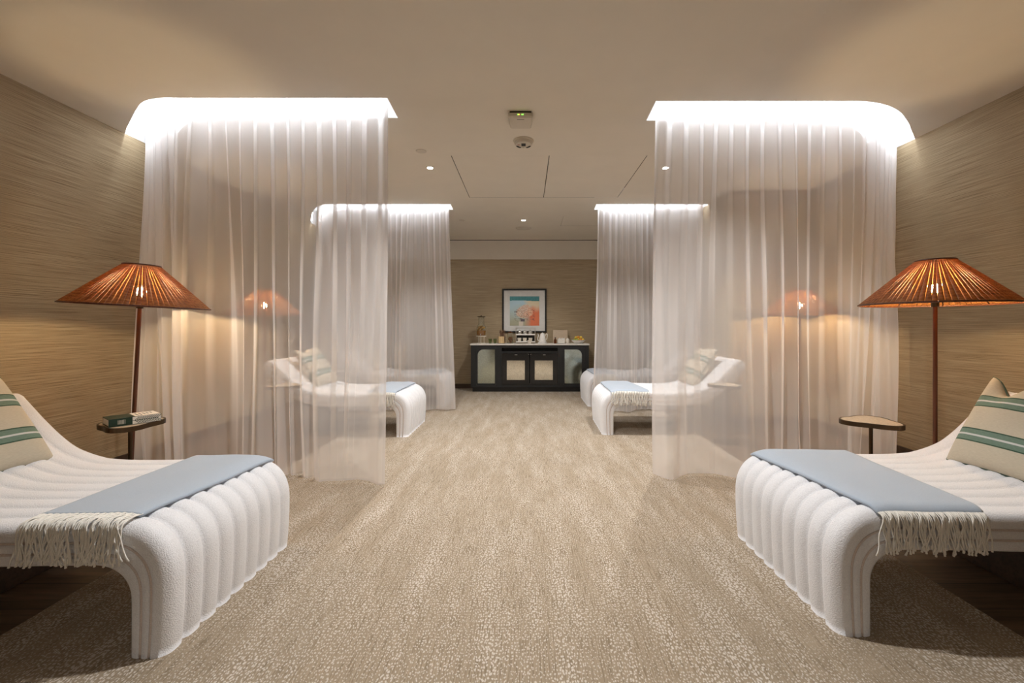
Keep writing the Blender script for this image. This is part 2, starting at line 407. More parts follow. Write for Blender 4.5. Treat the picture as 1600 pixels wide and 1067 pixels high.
# ------------------------------------------------------------------ cove LED tape, tracks, curtains
def resample(p, n):
    d = [0]
    for i in range(1, len(p)): d.append(d[-1] + math.dist(p[i], p[i-1]))
    L = d[-1]; out = []; k = 0
    for i in range(n):
        s = L*i/(n-1)
        while k < len(p)-2 and d[k+1] < s: k += 1
        t = (s-d[k])/max(1e-9, d[k+1]-d[k]); out.append((p[k][0]+(p[k+1][0]-p[k][0])*t, p[k][1]+(p[k+1][1]-p[k][1])*t))
    return out, L
def offset_path(p, off):
    out = []
    for i in range(len(p)):
        a, c = p[max(0, i-1)], p[min(len(p)-1, i+1)]; dx, dy = c[0]-a[0], c[1]-a[1]; l = math.hypot(dx, dy)
        out.append((p[i][0]-dy/l*off, p[i][1]+dx/l*off))
    return out
sheer_lb = {
 'L1': 'tall near sheer curtain behind the book table, a bulb glint showing through it',
 'R1': 'tall near sheer curtain behind the empty bronze side table',
 'L2': 'far sheer curtain by the drink-dispenser end of the sideboard',
 'R2': 'far sheer curtain by the fruit-bowl end of the sideboard'}
place_of = {'L1': 'near curtain by the book table', 'R1': 'near curtain by the empty table', 'L2': 'far curtain on the dispenser side', 'R2': 'far curtain on the fruit-bowl side'}
for k, p in tracks.items():
    sg = -1 if k[0] == 'L' else 1
    # the curtain
    pp, L = resample(p, int(560 if k[1] == '1' else 420))
    per = .118 if k[1] == '1' else .085
    nz = 46; zt, zb = H+.185, .018; rnd = random.Random(hash(k) % 1000 if False else {'L1': 3, 'R1': 11, 'L2': 5, 'R2': 8}[k])
    ph = [rnd.random()*6.28 for _ in range(10)]
    nrm = offset_path(pp, 1.0)
    def pt(i, j, off=0.0):
        s = L*i/(len(pp)-1); h = j/(nz-1)      # h: 0 top .. 1 bottom
        z = zt + (zb-zt)*h
        hh = h**.8
        q = 2*PI*s/per
        drift = noise.noise(Vector((s*1.3, h*1.2, ph[0])))*3.2*hh + noise.noise(Vector((s*4.0, h*1.8, ph[1])))*1.5*hh
        a1 = (.031 if k[1] == '1' else .025)*((1-hh)*1.0 + hh*max(.0, .30+1.3*noise.noise(Vector((s*2.6, h*.8, ph[2])))))
        o = a1*math.sin(q+drift)
        a2 = .14*hh if k[1] == '1' else .10*hh
        o += a2*noise.noise(Vector((s*4.2 + .35*h, h*.7, ph[3])))*1.7
        o += .022*hh*math.sin(2*PI*s/(per*2.7) + ph[4] + drift*.5)
        o += .010*noise.noise(Vector((s*16, h*1.5, ph[5])))
        ds = .005*math.sin(2*(q+drift)+.5)*(1-.3*hh) + .045*hh*noise.noise(Vector((s*3.5, h*1.0, ph[6])))*2
        # stay within the turn
        x, y = pp[i]; nx, ny = nrm[i][0]-x, nrm[i][1]-y; tx, ty = ny, -nx
        if i < 40: ds *= i/40.0
        o += off
        fl = 0
        if k in ('L2', 'R2'): fl = -.075*h**1.5*max(0, 1-s/.35)      # the free edge flares towards the aisle
        if k == 'L1': fl = -.010*h*max(0, 1-s/.3)
        return (x + nx*o + tx*(ds+fl), y + ny*o + ty*(ds+fl), z + 0)
    b = MB(); W = len(pp)
    b.add([pt(i, j) for j in range(nz) for i in range(W)], [(j*W+i, j*W+i+1, (j+1)*W+i+1, (j+1)*W+i) for j in range(nz-1) for i in range(W-1)])
    c = b.build('sheer_curtain', M['sheer'], smooth=True)
    tag(c, sheer_lb[k], 'curtain', 'ceiling-hung sheer curtains')
    b = MB(); vs = []
    for i in range(W):
        x, y, z = pt(i, nz-1, .0015); vs += [(x, y, z), (x, y, z+.016)]
    b.add(vs, [(2*i, 2*i+2, 2*i+3, 2*i+1) for i in range(W-1)])
    vs = []
    for j in range(nz): vs += [pt(0, j, .0015), pt(4, j, .0015)]
    b.add(vs, [(2*i, 2*i+2, 2*i+3, 2*i+1) for i in range(nz-1)])
    b.build('hem', M['hem'], c, smooth=True)
    # track
    tp, _ = resample(p, 60)
    b = MB(); l0 = offset_path(tp, .010); l1 = offset_path(tp, -.010); n = len(tp)
    vs = [(x, y, z) for (x, y), z in [(q, H+CH-.025) for q in l0] + [(q, H+CH-.025) for q in l1] + [(q, H+CH-.001) for q in l1] + [(q, H+CH-.001) for q in l0]]
    fs = [(r*n+i, r*n+i+1, ((r+1) % 4)*n+i+1, ((r+1) % 4)*n+i) for r in range(4) for i in range(n-1)]
    b.add(vs, fs)
    tag(b.build('curtain_track', M['white']), 'white track in the ceiling recess holding the ' + place_of[k], 'curtain track', 'recessed curtain tracks')
    # LED tape on the room side of the recess
    d = -.105*sg*-1 if False else (.10*sg)
    tp, _ = resample(p, 40)
    def off_room(v): return offset_path(tp, v)
    test = off_room(.05)[3][1] - tp[3][1]
    sgn = -1 if test > 0 else 1
    l0 = off_room(sgn*.148); l1 = off_room(sgn*.153); n = len(tp); z0, z1 = H+.045, H+.060
    if k[1] == '2': l0 = off_room(sgn*.122); l1 = off_room(sgn*.127)
    b = MB(); b.add([(x, y, z0) for x, y in l0] + [(x, y, z1) for x, y in l0] + [(x, y, z0) for x, y in l1] + [(x, y, z1) for x, y in l1],
        [(i, i+1, n+i+1, n+i) for i in range(n-1)] + [(2*n+i, 2*n+i+1, 3*n+i+1, 3*n+i) for i in range(n-1)] + [(i, i+1, 2*n+i+1, 2*n+i) for i in range(n-1)] + [(n+i, n+i+1, 3*n+i+1, 3*n+i) for i in range(n-1)])
    tag(b.build('led_strip', M['strip']), 'cool white light strip in the ceiling recess over the ' + place_of[k], 'light strip', 'hidden cove light strips')

# ------------------------------------------------------------------ chaise lounge
CW = .80
def chaise_profile():
    P, Q = [], []
    for i in range(9):
        t = i/8; P.append((.014*(1-t)**2, .255*t)); Q.append((.118, .0 + .20*t))
    for i in range(1, 19):
        th = PI/2*i/18; c, s_ = math.cos(th), math.sin(th); e = 2/2.45
        P.append((.20-.20*c**e, .255+.20*s_**e)); Q.append((.255-.137*c**.9, .20+.125*s_**.9))
    pts = [(.20, .455), (.45, .452), (.72, .447), (.90, .452), (1.00, .468), (1.12, .512), (1.21, .575), (1.30, .66), (1.37, .735), (1.425, .795)]
    def cr(p0, p1, p2, p3, t):
        return tuple(.5*((2*p1[k]) + (-p0[k]+p2[k])*t + (2*p0[k]-5*p1[k]+4*p2[k]-p3[k])*t*t + (-p0[k]+3*p1[k]-3*p2[k]+p3[k])*t**3) for k in (0, 1))
    dense = []
    for i in range(len(pts)-1):
        p0 = pts[max(0, i-1)]; p3 = pts[min(len(pts)-1, i+2)]
        for j in range(8): dense.append(cr(p0, pts[i], pts[i+1], p3, j/8))
    dense.append(pts[-1])
    N = len(dense)
    for i in range(1, N):
        a, c = dense[max(0, i-1)], dense[min(N-1, i+1)]; dx, dz = c[0]-a[0], c[1]-a[1]; l = math.hypot(dx, dz)
        P.append(dense[i]); th = .13
        qx, qz = dense[i][0] + dz/l*th, dense[i][1] - dx/l*th
        if dense[i][0] < .30: qx = max(qx, .255 + (dense[i][0]-.2)*.9)
        Q.append((qx, qz))
    return P, Q
PP, QQ = chaise_profile()
def pn(i):
    a, c = PP[max(0, i-1)], PP[min(len(PP)-1, i+1)]; dx, dz = c[0]-a[0], c[1]-a[1]; l = math.hypot(dx, dz); return (-dz/l, dx/l)
ARC = [0]
for i in range(1, len(PP)): ARC.append(ARC[-1] + math.dist(PP[i], PP[i-1]))
def on_profile(s, off=0.0):
    s = min(max(s, 0), ARC[-1]); k = 0
    while k < len(ARC)-2 and ARC[k+1] < s: k += 1
    t = (s-ARC[k])/(ARC[k+1]-ARC[k]); n0, n1 = pn(k), pn(k+1)
    x = PP[k][0]*(1-t)+PP[k+1][0]*t; z = PP[k][1]*(1-t)+PP[k+1][1]*t
    nx, nz_ = n0[0]*(1-t)+n1[0]*t, n0[1]*(1-t)+n1[1]*t; l = math.hypot(nx, nz_)
    return x+nx/l*off, z+nz_/l*off
def s_at_x(x):
    for i in range(len(PP)-1):
        if PP[i][0] <= x <= PP[i+1][0] and i > 6: return ARC[i] + (ARC[i+1]-ARC[i])*(x-PP[i][0])/max(1e-9, PP[i+1][0]-PP[i][0])
    return 0
NCH = 9
def channel(y):
    f = ((y+CW/2)/CW*NCH) % 1.0
    return .020*(1-abs(2*f-1)**3.2)
def make_chaise():
    root = empty('chaise_lounge')
    sec = []      # (y, b, out)
    K = NCH*10
    for i in range(K+1):
        y = -CW/2 + CW*i/K; sec.append((y, 1.0, channel(min(max(y, -CW/2+1e-5), CW/2-1e-5))))
    side = []
    for i in range(1, 16):
        f = i/16; bb = 1-f
        bulge = .010*math.sin(PI*f)**.5
        for g in (.36, .66): bulge -= .009*math.exp(-((f-g)/.035)**2)
        side.append((bulge, bb))
    for bl, bb in side: sec.append((CW/2+bl, bb, 0))
    for i in range(5): sec.append((CW/2 - CW*i/4, 0, 0))
    for bl, bb in reversed(side): sec.append((-CW/2-bl, bb, 0))
    n = len(sec); vs = []; fs = []
    def ring(i, shrink=0.0, dx=0.0, dz=0.0):
        px, pz = PP[i]; qx, qz = QQ[i]; nx, nz_ = pn(i); mx_, mz = (px+qx)/2, (pz+qz)/2
        for y, bb, o in sec:
            o *= 1 - .35*min(1, max(0, (PP[i][0]-.15)/.25))
            x = qx+(px-qx)*bb + nx*o; z = qz+(pz-qz)*bb + nz_*o
            x = mx_+(x-mx_)*(1-shrink); z = mz+(z-mz)*(1-shrink)
            vs.append((x+dx, y*(1-shrink*.05), max(0, z+dz)))
    for i in range(len(PP)): ring(i)
    a, c = PP[-2], PP[-1]; dx, dz = c[0]-a[0], c[1]-a[1]; l = math.hypot(dx, dz); dx /= l; dz /= l
    for t in (25, 45, 62, 76, 87):
        s_ = math.sin(math.radians(t)); ring(len(PP)-1, 1-math.cos(math.radians(t)), dx*.05*s_, dz*.05*s_)
    R = len(vs)//n
    for r in range(R-1):
        for k in range(n): j = (k+1) % n; fs.append((r*n+k, r*n+j, r*n+n+j, r*n+n+k))
    fs.append(tuple(range(n))); fs.append(tuple(reversed(range((R-1)*n, R*n))))
    b = MB(); b.add(vs, [tuple(reversed(f)) for f in fs]); b.build('upholstery', M['boucle'], root, smooth=True)
    # piping seams along both sides
    for sd in (-1, 1):
        for f in (.36, .66):
            pts = []
            for i in range(0, len(PP), 1):
                bb = 1-f; pts.append((QQ[i][0]+(PP[i][0]-QQ[i][0])*bb, sd*(CW/2+.006), max(.004, QQ[i][1]+(PP[i][1]-QQ[i][1])*bb)))
            MB().tube(pts, .0045, 6).build('piping', M['seam'], root, smooth=True)
    b = MB(); b.box(1.02, 1.06, -CW/2+.12, CW/2-.12, 0, .36, bev=.004); b.build('rear_leg', M['skirting'], root)
    return root

def make_throw(near, u_near, u_far, name='throw_blanket', seed=1, inset=.0, tangle=.03):
    """near=-1/+1: which long side of the lounge the fringe hangs over"""
    rnd = random.Random(seed); nq, npp = 70, 40
    sn = (s_at_x(u_near[0]), s_at_x(u_near[1])); sf = (s_at_x(u_far[0]), s_at_x(u_far[1]))
    edge = CW/2 + .004
    def pos(p, q, lift=0.0):
        # q: 0 far edge .. 1 near edge, length along cloth
        s = (sf[0]+(sn[0]-sf[0])*q)*(1-p) + (sf[1]+(sn[1]-sf[1])*q)*p
        s += .006*noise.noise(Vector((q*3, seed, p*2)))
        yy = -(edge-.01) + (2*edge+.012-inset)*q      # cloth coordinate, positive = near
        w = .5+.5*noise.noise(Vector((p*3, q*4, seed+3)))
        off = .027 + .006*w + lift - .016*max(0, (abs(yy)-(edge-.05))/.05)**2*(1 if abs(yy) > edge-.05 else 0)
        if yy <= edge - .02 and yy >= -(edge-.02): x, z = on_profile(s, off); y = yy
        else:
            e = abs(yy) - (edge-.02); sg_ = 1 if yy > 0 else -1; R_ = .028
            a = min(e/R_, PI/2*.93); rest = max(0, e-R_*PI/2*.93)
            x, z = on_profile(s, off - R_*(1-math.cos(a)) - rest*.98); y = sg_*(edge-.02 + R_*math.sin(a) + rest*.12)
            y += 0
        return (x, y*near, z)
    root = empty(name)
    b = MB(); vs = [pos(i/npp, j/nq) for j in range(nq+1) for i in range(npp+1)]
    W = npp+1; fs = [(j*W+i, j*W+i+1, (j+1)*W+i+1, (j+1)*W+i) for j in range(nq) for i in range(npp)]
    if near > 0: fs = [tuple(reversed(f)) for f in fs]
    b.add(vs, fs); o = b.build('cloth', M['throw'], root, smooth=True)
    md = o.modifiers.new('thickness', 'SOLIDIFY'); md.thickness = .012; md.offset = 0
    # fringe: knotted yarn strands hanging over the side
    b = MB(); ns = 92
    for k in range(ns):
        p = (k+.5+rnd.uniform(-.25, .25))/ns; p0 = Vector(pos(p, .992, .003)); 
        ln = rnd.uniform(.115, .150); sway = rnd.uniform(-tangle, tangle); out = rnd.uniform(.006, .018)
        pts = [Vector(pos(p, .988, .004)), p0]; m = 12; flat = abs(abs(p0.y) - (CW/2+.002)) if abs(p0.y) < CW/2 else 0
        sk = on_profile(0)[0]
        for i in range(1, m+1):
            d = (ln+inset)*i/m; t = i/m
            if d < flat: dy, dz = d, .003*math.sin(k+d*60)
            else:
                e = d-flat; a = min(e/.022, PI/2); dy = flat + .022*math.sin(a) + out*.4*t; dz = -.022*(1-math.cos(a)) - max(0, e-.0345)
            pts.append(p0 + Vector((sway*t*t + .004*math.sin(9*t+k), near*(dy + .002*math.cos(k*7+t*5)), dz)))
        r = [.0026]*(len(pts)-1) + [.0040]
        b.tube(pts, r, 5, cap=True)
    b.build('fringe', M['fringe'], root, smooth=True)
    # far-side fringe, short tuck
    return root

def make_cushion(seed=0, dent=1.0, S=.50):
    root = empty('throw_cushion'); n = 26; vs = []; fs = []
    def shape(u, v, side):
        # u across (-1..1), v up (-1..1)
        e = (1-abs(u)**2.6)*(1-abs(v)**2.6)
        th = .085*max(0, e)**.42
        pull = 1 - .055*(1-abs(u)**2)*(abs(v)**3) ; pull2 = 1-.055*(1-abs(v)**2)*(abs(u)**3)
        x = side*th; y = u*S/2*pull2; z = v*S/2*pull
        # karate-chop dent in the top edge
        d = dent*.105*math.exp(-((u-.44)/.30)**2)*max(0, (v+.1)/1.1)**2.2
        z -= d; x *= (1 - .35*dent*math.exp(-((u-.48)/.24)**2)*max(0, v)**1.5)
        x += .010*noise.noise(Vector((u*2.1, v*2.3, seed)))*e
        return (x, y, z)
    for side in (-1, 1):
        o = len(vs)
        for j in range(n+1):
            for i in range(n+1): vs.append(shape(math.sin(PI/2*(-1+2*i/n)), math.sin(PI/2*(-1+2*j/n)), side))
        for j in range(n):
            for i in range(n):
                f = (o+j*(n+1)+i, o+j*(n+1)+i+1, o+(j+1)*(n+1)+i+1, o+(j+1)*(n+1)+i)
                fs.append(f if side > 0 else tuple(reversed(f)))
    b = MB(); b.add(vs, fs); b.build('cover', M['cushion'], root, smooth=True)
    loop = []
    for u, v in [(a, -1) for a in [-1+2*i/20 for i in range(20)]] + [(1, -1+2*i/20) for i in range(20)] + [(1-2*i/20, 1) for i in range(20)] + [(-1, 1-2*i/20) for i in range(20)]:
        loop.append(shape(u, v, 0))
    MB().tube(loop, .0045, 6, closed=True).build('piping', M['piping'], root, smooth=True)
    return root

def place_tree(o, loc, rx=0, ry=0, rz=0): o.location = loc; o.rotation_euler = (rx, ry, rz); return o
# (side sign: -1 head towards the left wall, foot x, centre y, extra turn)
spots = [('L1', -1, -1.278, 1.94, 0), ('R1', 1, 1.185, 2.048, 0), ('L2', -1, -1.255, 5.005, 0), ('R2', 1, .835, 5.10, math.radians(-1.5)), ('L3', -1, -1.185, 6.74, 0), ('R3', 1, .905, 6.76, 0)]
ch_lb = {
 'L1': 'white channel-tufted wave lounge in front of the side table with the book',
 'R1': 'white channel-tufted wave lounge in front of the empty side table and upright lamp',
 'L2': 'white wave lounge veiled by the near curtain, under the glinting far bulb',
 'R2': 'white wave lounge whose whole fringed throw shows clear between the sheer curtains',
 'L3': 'rearmost white wave lounge, faint behind the far curtain on the dispenser side',
 'R3': 'rearmost white wave lounge, its rounded foot against the fruit-bowl end of the sideboard'}
th_lb = {
 'L1': 'pale blue wool throw with tangled cream fringe on the lounge by the book table',
 'R1': 'pale blue wool throw with straight cream fringe on the lounge by the empty table',
 'L2': 'pale blue throw half hidden by the near curtain, its folded end poking out',
 'R2': 'pale blue fringed throw on the middle lounge, in plain view between the curtains',
 'L3': 'pale blue throw veiled by the far curtain on the drink-dispenser side',
 'R3': 'sliver of pale blue throw on the rearmost lounge by the fruit bowl'}
cu_lb = {
 'L1': 'green-striped beige cushion on the lounge by the book table, cut by the photo edge',
 'R1': 'green-striped beige cushion with a chopped peak, on the lounge by the empty table',
 'L2': 'striped cushion veiled by the near curtain, on the lounge below the glinting bulb',
 'R2': 'striped cushion veiled by the near curtain, on the lounge with the unveiled throw',
 'L3': 'striped cushion on the rearmost lounge of the dispenser side, faint behind two curtains',
 'R3': 'striped cushion on the rearmost lounge of the fruit-bowl side, faint behind two curtains'}
proto = None
thr_args = {'L1': ((.135, .49), (.085, .47)), 'R1': ((.145, .545), (.085, .585)), 'L2': ((.13, .42), (.12, .45)), 'R2': ((.10, .50), (.10, .42)), 'L3': ((.12, .42), (.12, .42)), 'R3': ((.10, .40), (.10, .40))}
cushions = {}
for k, sg, x, y, tw in spots:
    o = make_chaise() if proto is None else copy_tree(proto)
    proto = proto or o
    rz = (PI if sg < 0 else 0) + tw
    place_tree(o, (x, y, 0), rz=rz); tag(o, ch_lb[k], 'lounge chair', 'white wave lounges')
    near = 1 if sg < 0 else -1
    t = make_throw(near, *thr_args[k], inset={'L1': .075}.get(k, .020), tangle={'L1': .055}.get(k, .03), seed={'L1': 1, 'R1': 2, 'L2': 3, 'R2': 4, 'L3': 5, 'R3': 6}[k])
    place_tree(t, (x, y, 0), rz=rz); tag(t, th_lb[k], 'throw blanket', 'blue throws over the lounge feet')
    # cushion leaning on the raised head: local +x faces the foot after the turn
    cu = make_cushion(seed=len(cushions), dent={'L1': .3, 'R1': 1.0}.get(k, .6)); cushions[k] = cu
    ang = math.radians(30 if k == 'R1' else 34)         # lean back from vertical
    lx, lz = (1.14, .69) if k == 'R1' else (1.245, .705) if k == 'L1' else (1.20, .70)
    yo = {'L1': .01, 'R1': -.02}.get(k, .10)
    ca, sa = math.cos(rz), math.sin(rz)
    loc = (x + ca*lx - sa*(-near*yo if False else near*-yo), y + sa*lx + ca*(near*-yo), lz)
    cu.location = loc
    cu.rotation_euler = (Matrix.Rotation(rz, 3, 'Z') @ Matrix.Rotation(ang, 3, 'Y')).to_euler()
    tag(cu, cu_lb[k], 'cushion', 'striped cushions on the lounges')

# ------------------------------------------------------------------ floor lamps
def make_lamp():
    root = empty('floor_lamp')
    MB().lathe([(.0, 0), (.135, 0), (.14, .006), (.135, .016), (.02, .022), (.0, .023)], 40, cap=False).build('base', M['bronze'], root, smooth=True, auto=40)
    pole = [(0, 0, .02 + 1.30*i/40) for i in range(41)]
    MB().tube(pole, .0115, 12).build('pole', M['rattan_dark'], root, smooth=True, auto=50)
    MB().lathe([(.0, 1.29), (.019, 1.29), (.020, 1.345), (.016, 1.365), (0, 1.366)], 16, cap=False).build('socket', M['bronze'], root, smooth=True)
    MB().sphere((0, 0, 1.40), .021, n=10, sq=(1, 1, 1.45)).build('bulb', M['bulb'], root, smooth=True)
    # shade: woven radial strips with slits between them
    zb, zt, rb, rt = 1.306, 1.572, .375, .095; n = 84
    sh = MB()
    for k in range(n):
        a0 = 2*PI*(k+.07)/n; a1 = 2*PI*(k+.93)/n; vs = []; rows = 26; cols = 6
        for i in range(rows+1):
            t = i/rows; 
            gap = .5*(.0008 + .0029*max(0, math.sin(PI*min(1, t*1.05)))**1.2)      # slit half-width in m
            r = rb+(rt-rb)*t; z = zb+(zt-zb)*t
            am = (a0+a1)/2; ha = PI/n - gap/r
            for j in range(cols+1):
                f = -1+2*j/cols; aa = am + ha*f; rr = r + .0042*(1-f*f)*min(1, r/.2) + .0009*math.sin(i*PI)
                vs.append((rr*math.cos(aa), rr*math.sin(aa), z))
        W = cols+1
        sh.add(vs, [(i*W+j, i*W+j+1, (i+1)*W+j+1, (i+1)*W+j) for i in range(rows) for j in range(cols)])
    shd = sh.build('lamp_shade', M['rattan'], root, smooth=True)
    md = shd.modifiers.new('thickness', 'SOLIDIFY'); md.thickness = .003; md.offset = -1
    circ = lambda r, z, m=72: [(r*math.cos(2*PI*i/m), r*math.sin(2*PI*i/m), z) for i in range(m)]
    MB().tube(circ(rb, zb), .0055, 8, closed=True).build('rim', M['rattan_dark'], shd, smooth=True)
    MB().tube(circ(rt, zt), .0060, 8, closed=True).build('rim', M['rattan_dark'], shd, smooth=True)
    MB().tube(circ(.235, 1.4365), .0022, 6, closed=True).build('hoop', M['rattan_dark'], shd, smooth=True)
    fr = MB()
    for k in range(10):
        a = 2*PI*(k+.5)/10; fr.tube([(.30*0+(rb-.008)*math.cos(a), (rb-.008)*math.sin(a), zb+.002), ((rt-.004)*math.cos(a), (rt-.004)*math.sin(a), zt-.004)], .0026, 6)
    for k in range(3):
        a = 2*PI*k/3+.3; fr.tube([(.015*math.cos(a), .015*math.sin(a), 1.35), ((rt-.002)*math.cos(a), (rt-.002)*math.sin(a), zt-.006)], .0022, 6)
    fr.build('shade_frame', M['rattan_dark'], shd, smooth=True)
    return root
lp = make_lamp(); place_tree(lp, (-2.600, 2.85, 0), ry=math.radians(3.1), rz=0)
tag(lp, 'leaning rattan floor lamp behind the side table that holds the book', 'floor lamp', 'rattan floor lamps')
for (x, y, rz, ry, lb) in [(2.50, 2.66, .4, 0, 'upright rattan floor lamp with glowing inner rim, beside the chopped striped cushion'),
                   (-2.885, 4.80, .9, 0, 'rattan floor lamp veiled by the near curtain, its bulb glint showing clearly'),
                   (3.02, 4.80, 1.3, 0, 'rattan floor lamp veiled by the near curtain behind the empty side table'),
                   ]:
    c = copy_tree(lp); place_tree(c, (x, y, 0), rz=rz, ry=ry); tag(c, lb, 'floor lamp', 'rattan floor lamps')

# ------------------------------------------------------------------ side tables
def pick(R_, k=.16, n=60, rot=0):
    out = []
    for i in range(n):
        a = 2*PI*i/n; r = R_*(1 + k*math.cos(3*a)); out.append((r*math.cos(a+rot), r*math.sin(a+rot)))
    return out
def make_table():
    root = empty('side_table'); zt = .585
    b = MB(); b.extrude(pick(.150), [pick(.141)], zt-.028, zt); b.extrude(pick(.142), [], zt-.026, zt-.006); b.build('tabletop', M['bronze'], root)
    MB().extrude(pick(.140), [], zt-.005, zt-.001).build('inlay', M['stone'], root)
    MB().tube([(0, 0, .012), (0, 0, zt-.026)], .0105, 14).build('stem', M['bronze'], root, smooth=True, auto=50)
    MB().lathe([(0, 0), (.125, 0), (.128, .004), (.125, .012), (0, .013)], 40, cap=False).build('base', M['bronze'], root, smooth=True, auto=40)
    return root
tb = make_table(); place_tree(tb, (-2.415, 2.655, 0), rz=math.radians(-75+14))
tag(tb, 'small bronze side table with a pale top, holding the green book', 'side table', 'small bronze side tables')
for x, y, rz, lb in [(2.155, 2.72, math.radians(52), 'small bronze side table with an empty pale top, by the upright lamp'),
                     (-2.42, 4.36, 1.9, 'side table veiled by the near curtain, in front of the lounge under the bulb glint'),
                     (2.02, 4.40, .8, 'side table veiled by the near curtain, beside the lounge with the unveiled throw')]:
    c = copy_tree(tb); place_tree(c, (x, y, 0), rz=rz); tag(c, lb, 'side table', 'small bronze side tables')

# book: thick, dark green spine with white palm leaves
bk = empty('book', (-2.413, 2.515, .586), rz=math.atan2(.20, .125)*.93)
b = MB(); b.box(.003, .235, .004, .150, .004, .040); b.build('pages', M['paper'], bk)
b = MB(); b.box(0, .24, 0, .153, 0, .004); b.box(0, .24, 0, .153, .040, .044); b.box(0, .24, -.002, .003, 0, .044); b.build('cover', M['bookgreen'], bk)
b = MB()
b.box(.105, .238, -.0028, -.0019, .001, .043, M['paper'])
for i in range(11):      # palm fronds across the pale half of the spine
    x0 = .112+.0105*i; 
    for sgn in (1, -1):
        b.add([(x0, -.0034, .022), (x0+.004, -.0034, .022), (x0+.026, -.0034, .022+sgn*.018), (x0+.021, -.0034, .022+sgn*.018)], [(0, 1, 2, 3)] if sgn < 0 else [(0, 3, 2, 1)], M['bookgreen'])
b.box(.105, .225, -.0036, -.0030, .0205, .0235, M['bookgreen'])
for i in range(6): b.box(.040+.006*i, .042+.006*i, -.0030, -.0022, .010, .034, M['paper'])
b.box(.12, .236, .004, .150, .0441, .0446, M['paper'])
for i in range(5): b.box(.135+.018*i, .141+.018*i, .02+.012*i, .11, .0447, .0450, M['bookgreen'])
b.build('cover_print', None, bk)
tag(bk, 'thick green and white palm-leaf book lying on the side table', 'book')

# ------------------------------------------------------------------ sideboard
Yf = 7.80; px = lambda p: wx(p, Yf); pz = lambda p: wz(p, Yf)
sb = empty('sideboard', (px(828), Yf, 0))
ox = px(828)
def sbx(p): return px(p) - ox
x0, x1 = sbx(735.6), sbx(920.2); D = .44; zt = .832
b = MB()
mx = Matrix(((1, 0, 0, 0), (0, 0, -1, 0), (0, 1, 0, 0), (0, 0, 0, 1)))     # plate x,y -> x,z ; extrusion towards -y
xa, xb = sbx(783), sbx(872.6)
b.box(x0, x1, .012, D, .08, .10); b.box(x0, x0+.02, .012, D, .08, zt); b.box(x1-.02, x1, .012, D, .08, zt); b.box(x0, x1, D-.01, D, .08, zt); b.box(x0, x1, .012, D, zt-.02, zt)
# face frame with openings
o1 = rect(x0+.005, x1-.005, .08, zt)
h1 = rect(sbx(744), sbx(775), pz(602), pz(543)); h2 = rect(sbx(783.8), sbx(872), pz(602), pz(551.5)); h3 = rect(sbx(880.5), sbx(913), pz(602), pz(543)); h4 = rect(sbx(783.8), sbx(872), pz(549), pz(543.2))
b.extrude(o1, [h1, h2, h3, h4], 0, .02, None, T((0, .02, 0)) @ mx)
b.box(xa-.012, xa+.012, .02, D-.02, .1, zt-.02); b.box(xb-.012, xb+.012, .02, D-.02, .1, zt-.02)
b.box(xa, xb, .02, D-.02, pz(550.5), pz(549.2))
b.build('body', M['charcoal'], sb)
MB().box(x0+.03, x1-.03, .015, D-.02, 0, .08).build('plinth', M['black'], sb)
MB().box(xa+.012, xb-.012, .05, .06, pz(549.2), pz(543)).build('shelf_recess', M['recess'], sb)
MB().box(sbx(734.5), sbx(921), -.012, D+.006, zt, .860, bev=.004).build('countertop', M['marble'], sb)
def arch(x0, x1, z0, z1, r, side):
    pts = [(x0, z0), (x1, z0)]
    if side > 0: pts += [(x1-r+r*math.cos(PI/2*i/10), z1-r+r*math.sin(PI/2*i/10)) for i in range(11)] + [(x0, z1)]
    else: pts += [(x1, z1)] + [(x0+r-r*math.sin(PI/2*i/10), z1-r+r*math.cos(PI/2*i/10)) for i in range(11)]
    return pts
for (da, db, ga, gb, sd) in [(744.3, 774.7, 746.3, 773.2, -1), (880.8, 912.7, 882.3, 909.2, 1)]:
    b = MB(); b.extrude(rect(sbx(da), sbx(db), pz(601.7), pz(543.3)), [arch(sbx(ga), sbx(gb), pz(599.2), pz(546), .10, sd)], 0, .018, None, T((0, .018, 0)) @ mx)
    d = b.build('door', M['charcoal'], sb)
    MB().box(sbx(ga)-.006, sbx(gb)+.006, .012, .016, pz(599.2)-.006, pz(546)+.006).build('mirror_pane', M['mirror'], d)
for (da, db, ga, gb) in [(784.2, 827.2, 791.9, 820), (828.2, 871.6, 835.6, 863.8)]:
    b = MB(); b.extrude(rect(sbx(da), sbx(db), pz(601.5), pz(552)), [rect(sbx(ga), sbx(gb), pz(593.7), pz(563.2))], 0, .022, None, T((0, .018, 0)) @ mx)
    d = b.build('fridge_door', M['black'], sb)
    MB().box(sbx(ga)-.006, sbx(gb)+.006, .008, .012, pz(593.7)-.006, pz(563.2)+.006).build('glass_pane', M['fridge_glass'], d)
    xm = sbx((da+db)/2+.5)
    MB().box(xm-.024, xm+.024, -.012, -.003, pz(554.8), pz(553.9), bev=.003).build('handle', M['steel'], d)  # bright bars added where downlights reflect in the glossy black doors
    MB().tube([(sbx(827.7)+(-.02 if da < 800 else .02), -.006, pz(553.6)), (sbx(827.7)+(-.02 if da < 800 else .02), .0, pz(553.6))], .006, 8).build('catch', M['steel'], d)
tag(sb, 'long black sideboard with white top, mirrored arched doors and two glass fridge doors', 'sideboard')

# ------------------------------------------------------------------ things on the sideboard (top at z .860)
ZC = .8602; Yc = 7.98
def cx_(p, Y=Yc): return wx(p, Y)
def ch_(n, Y=Yc): return n*Y/F
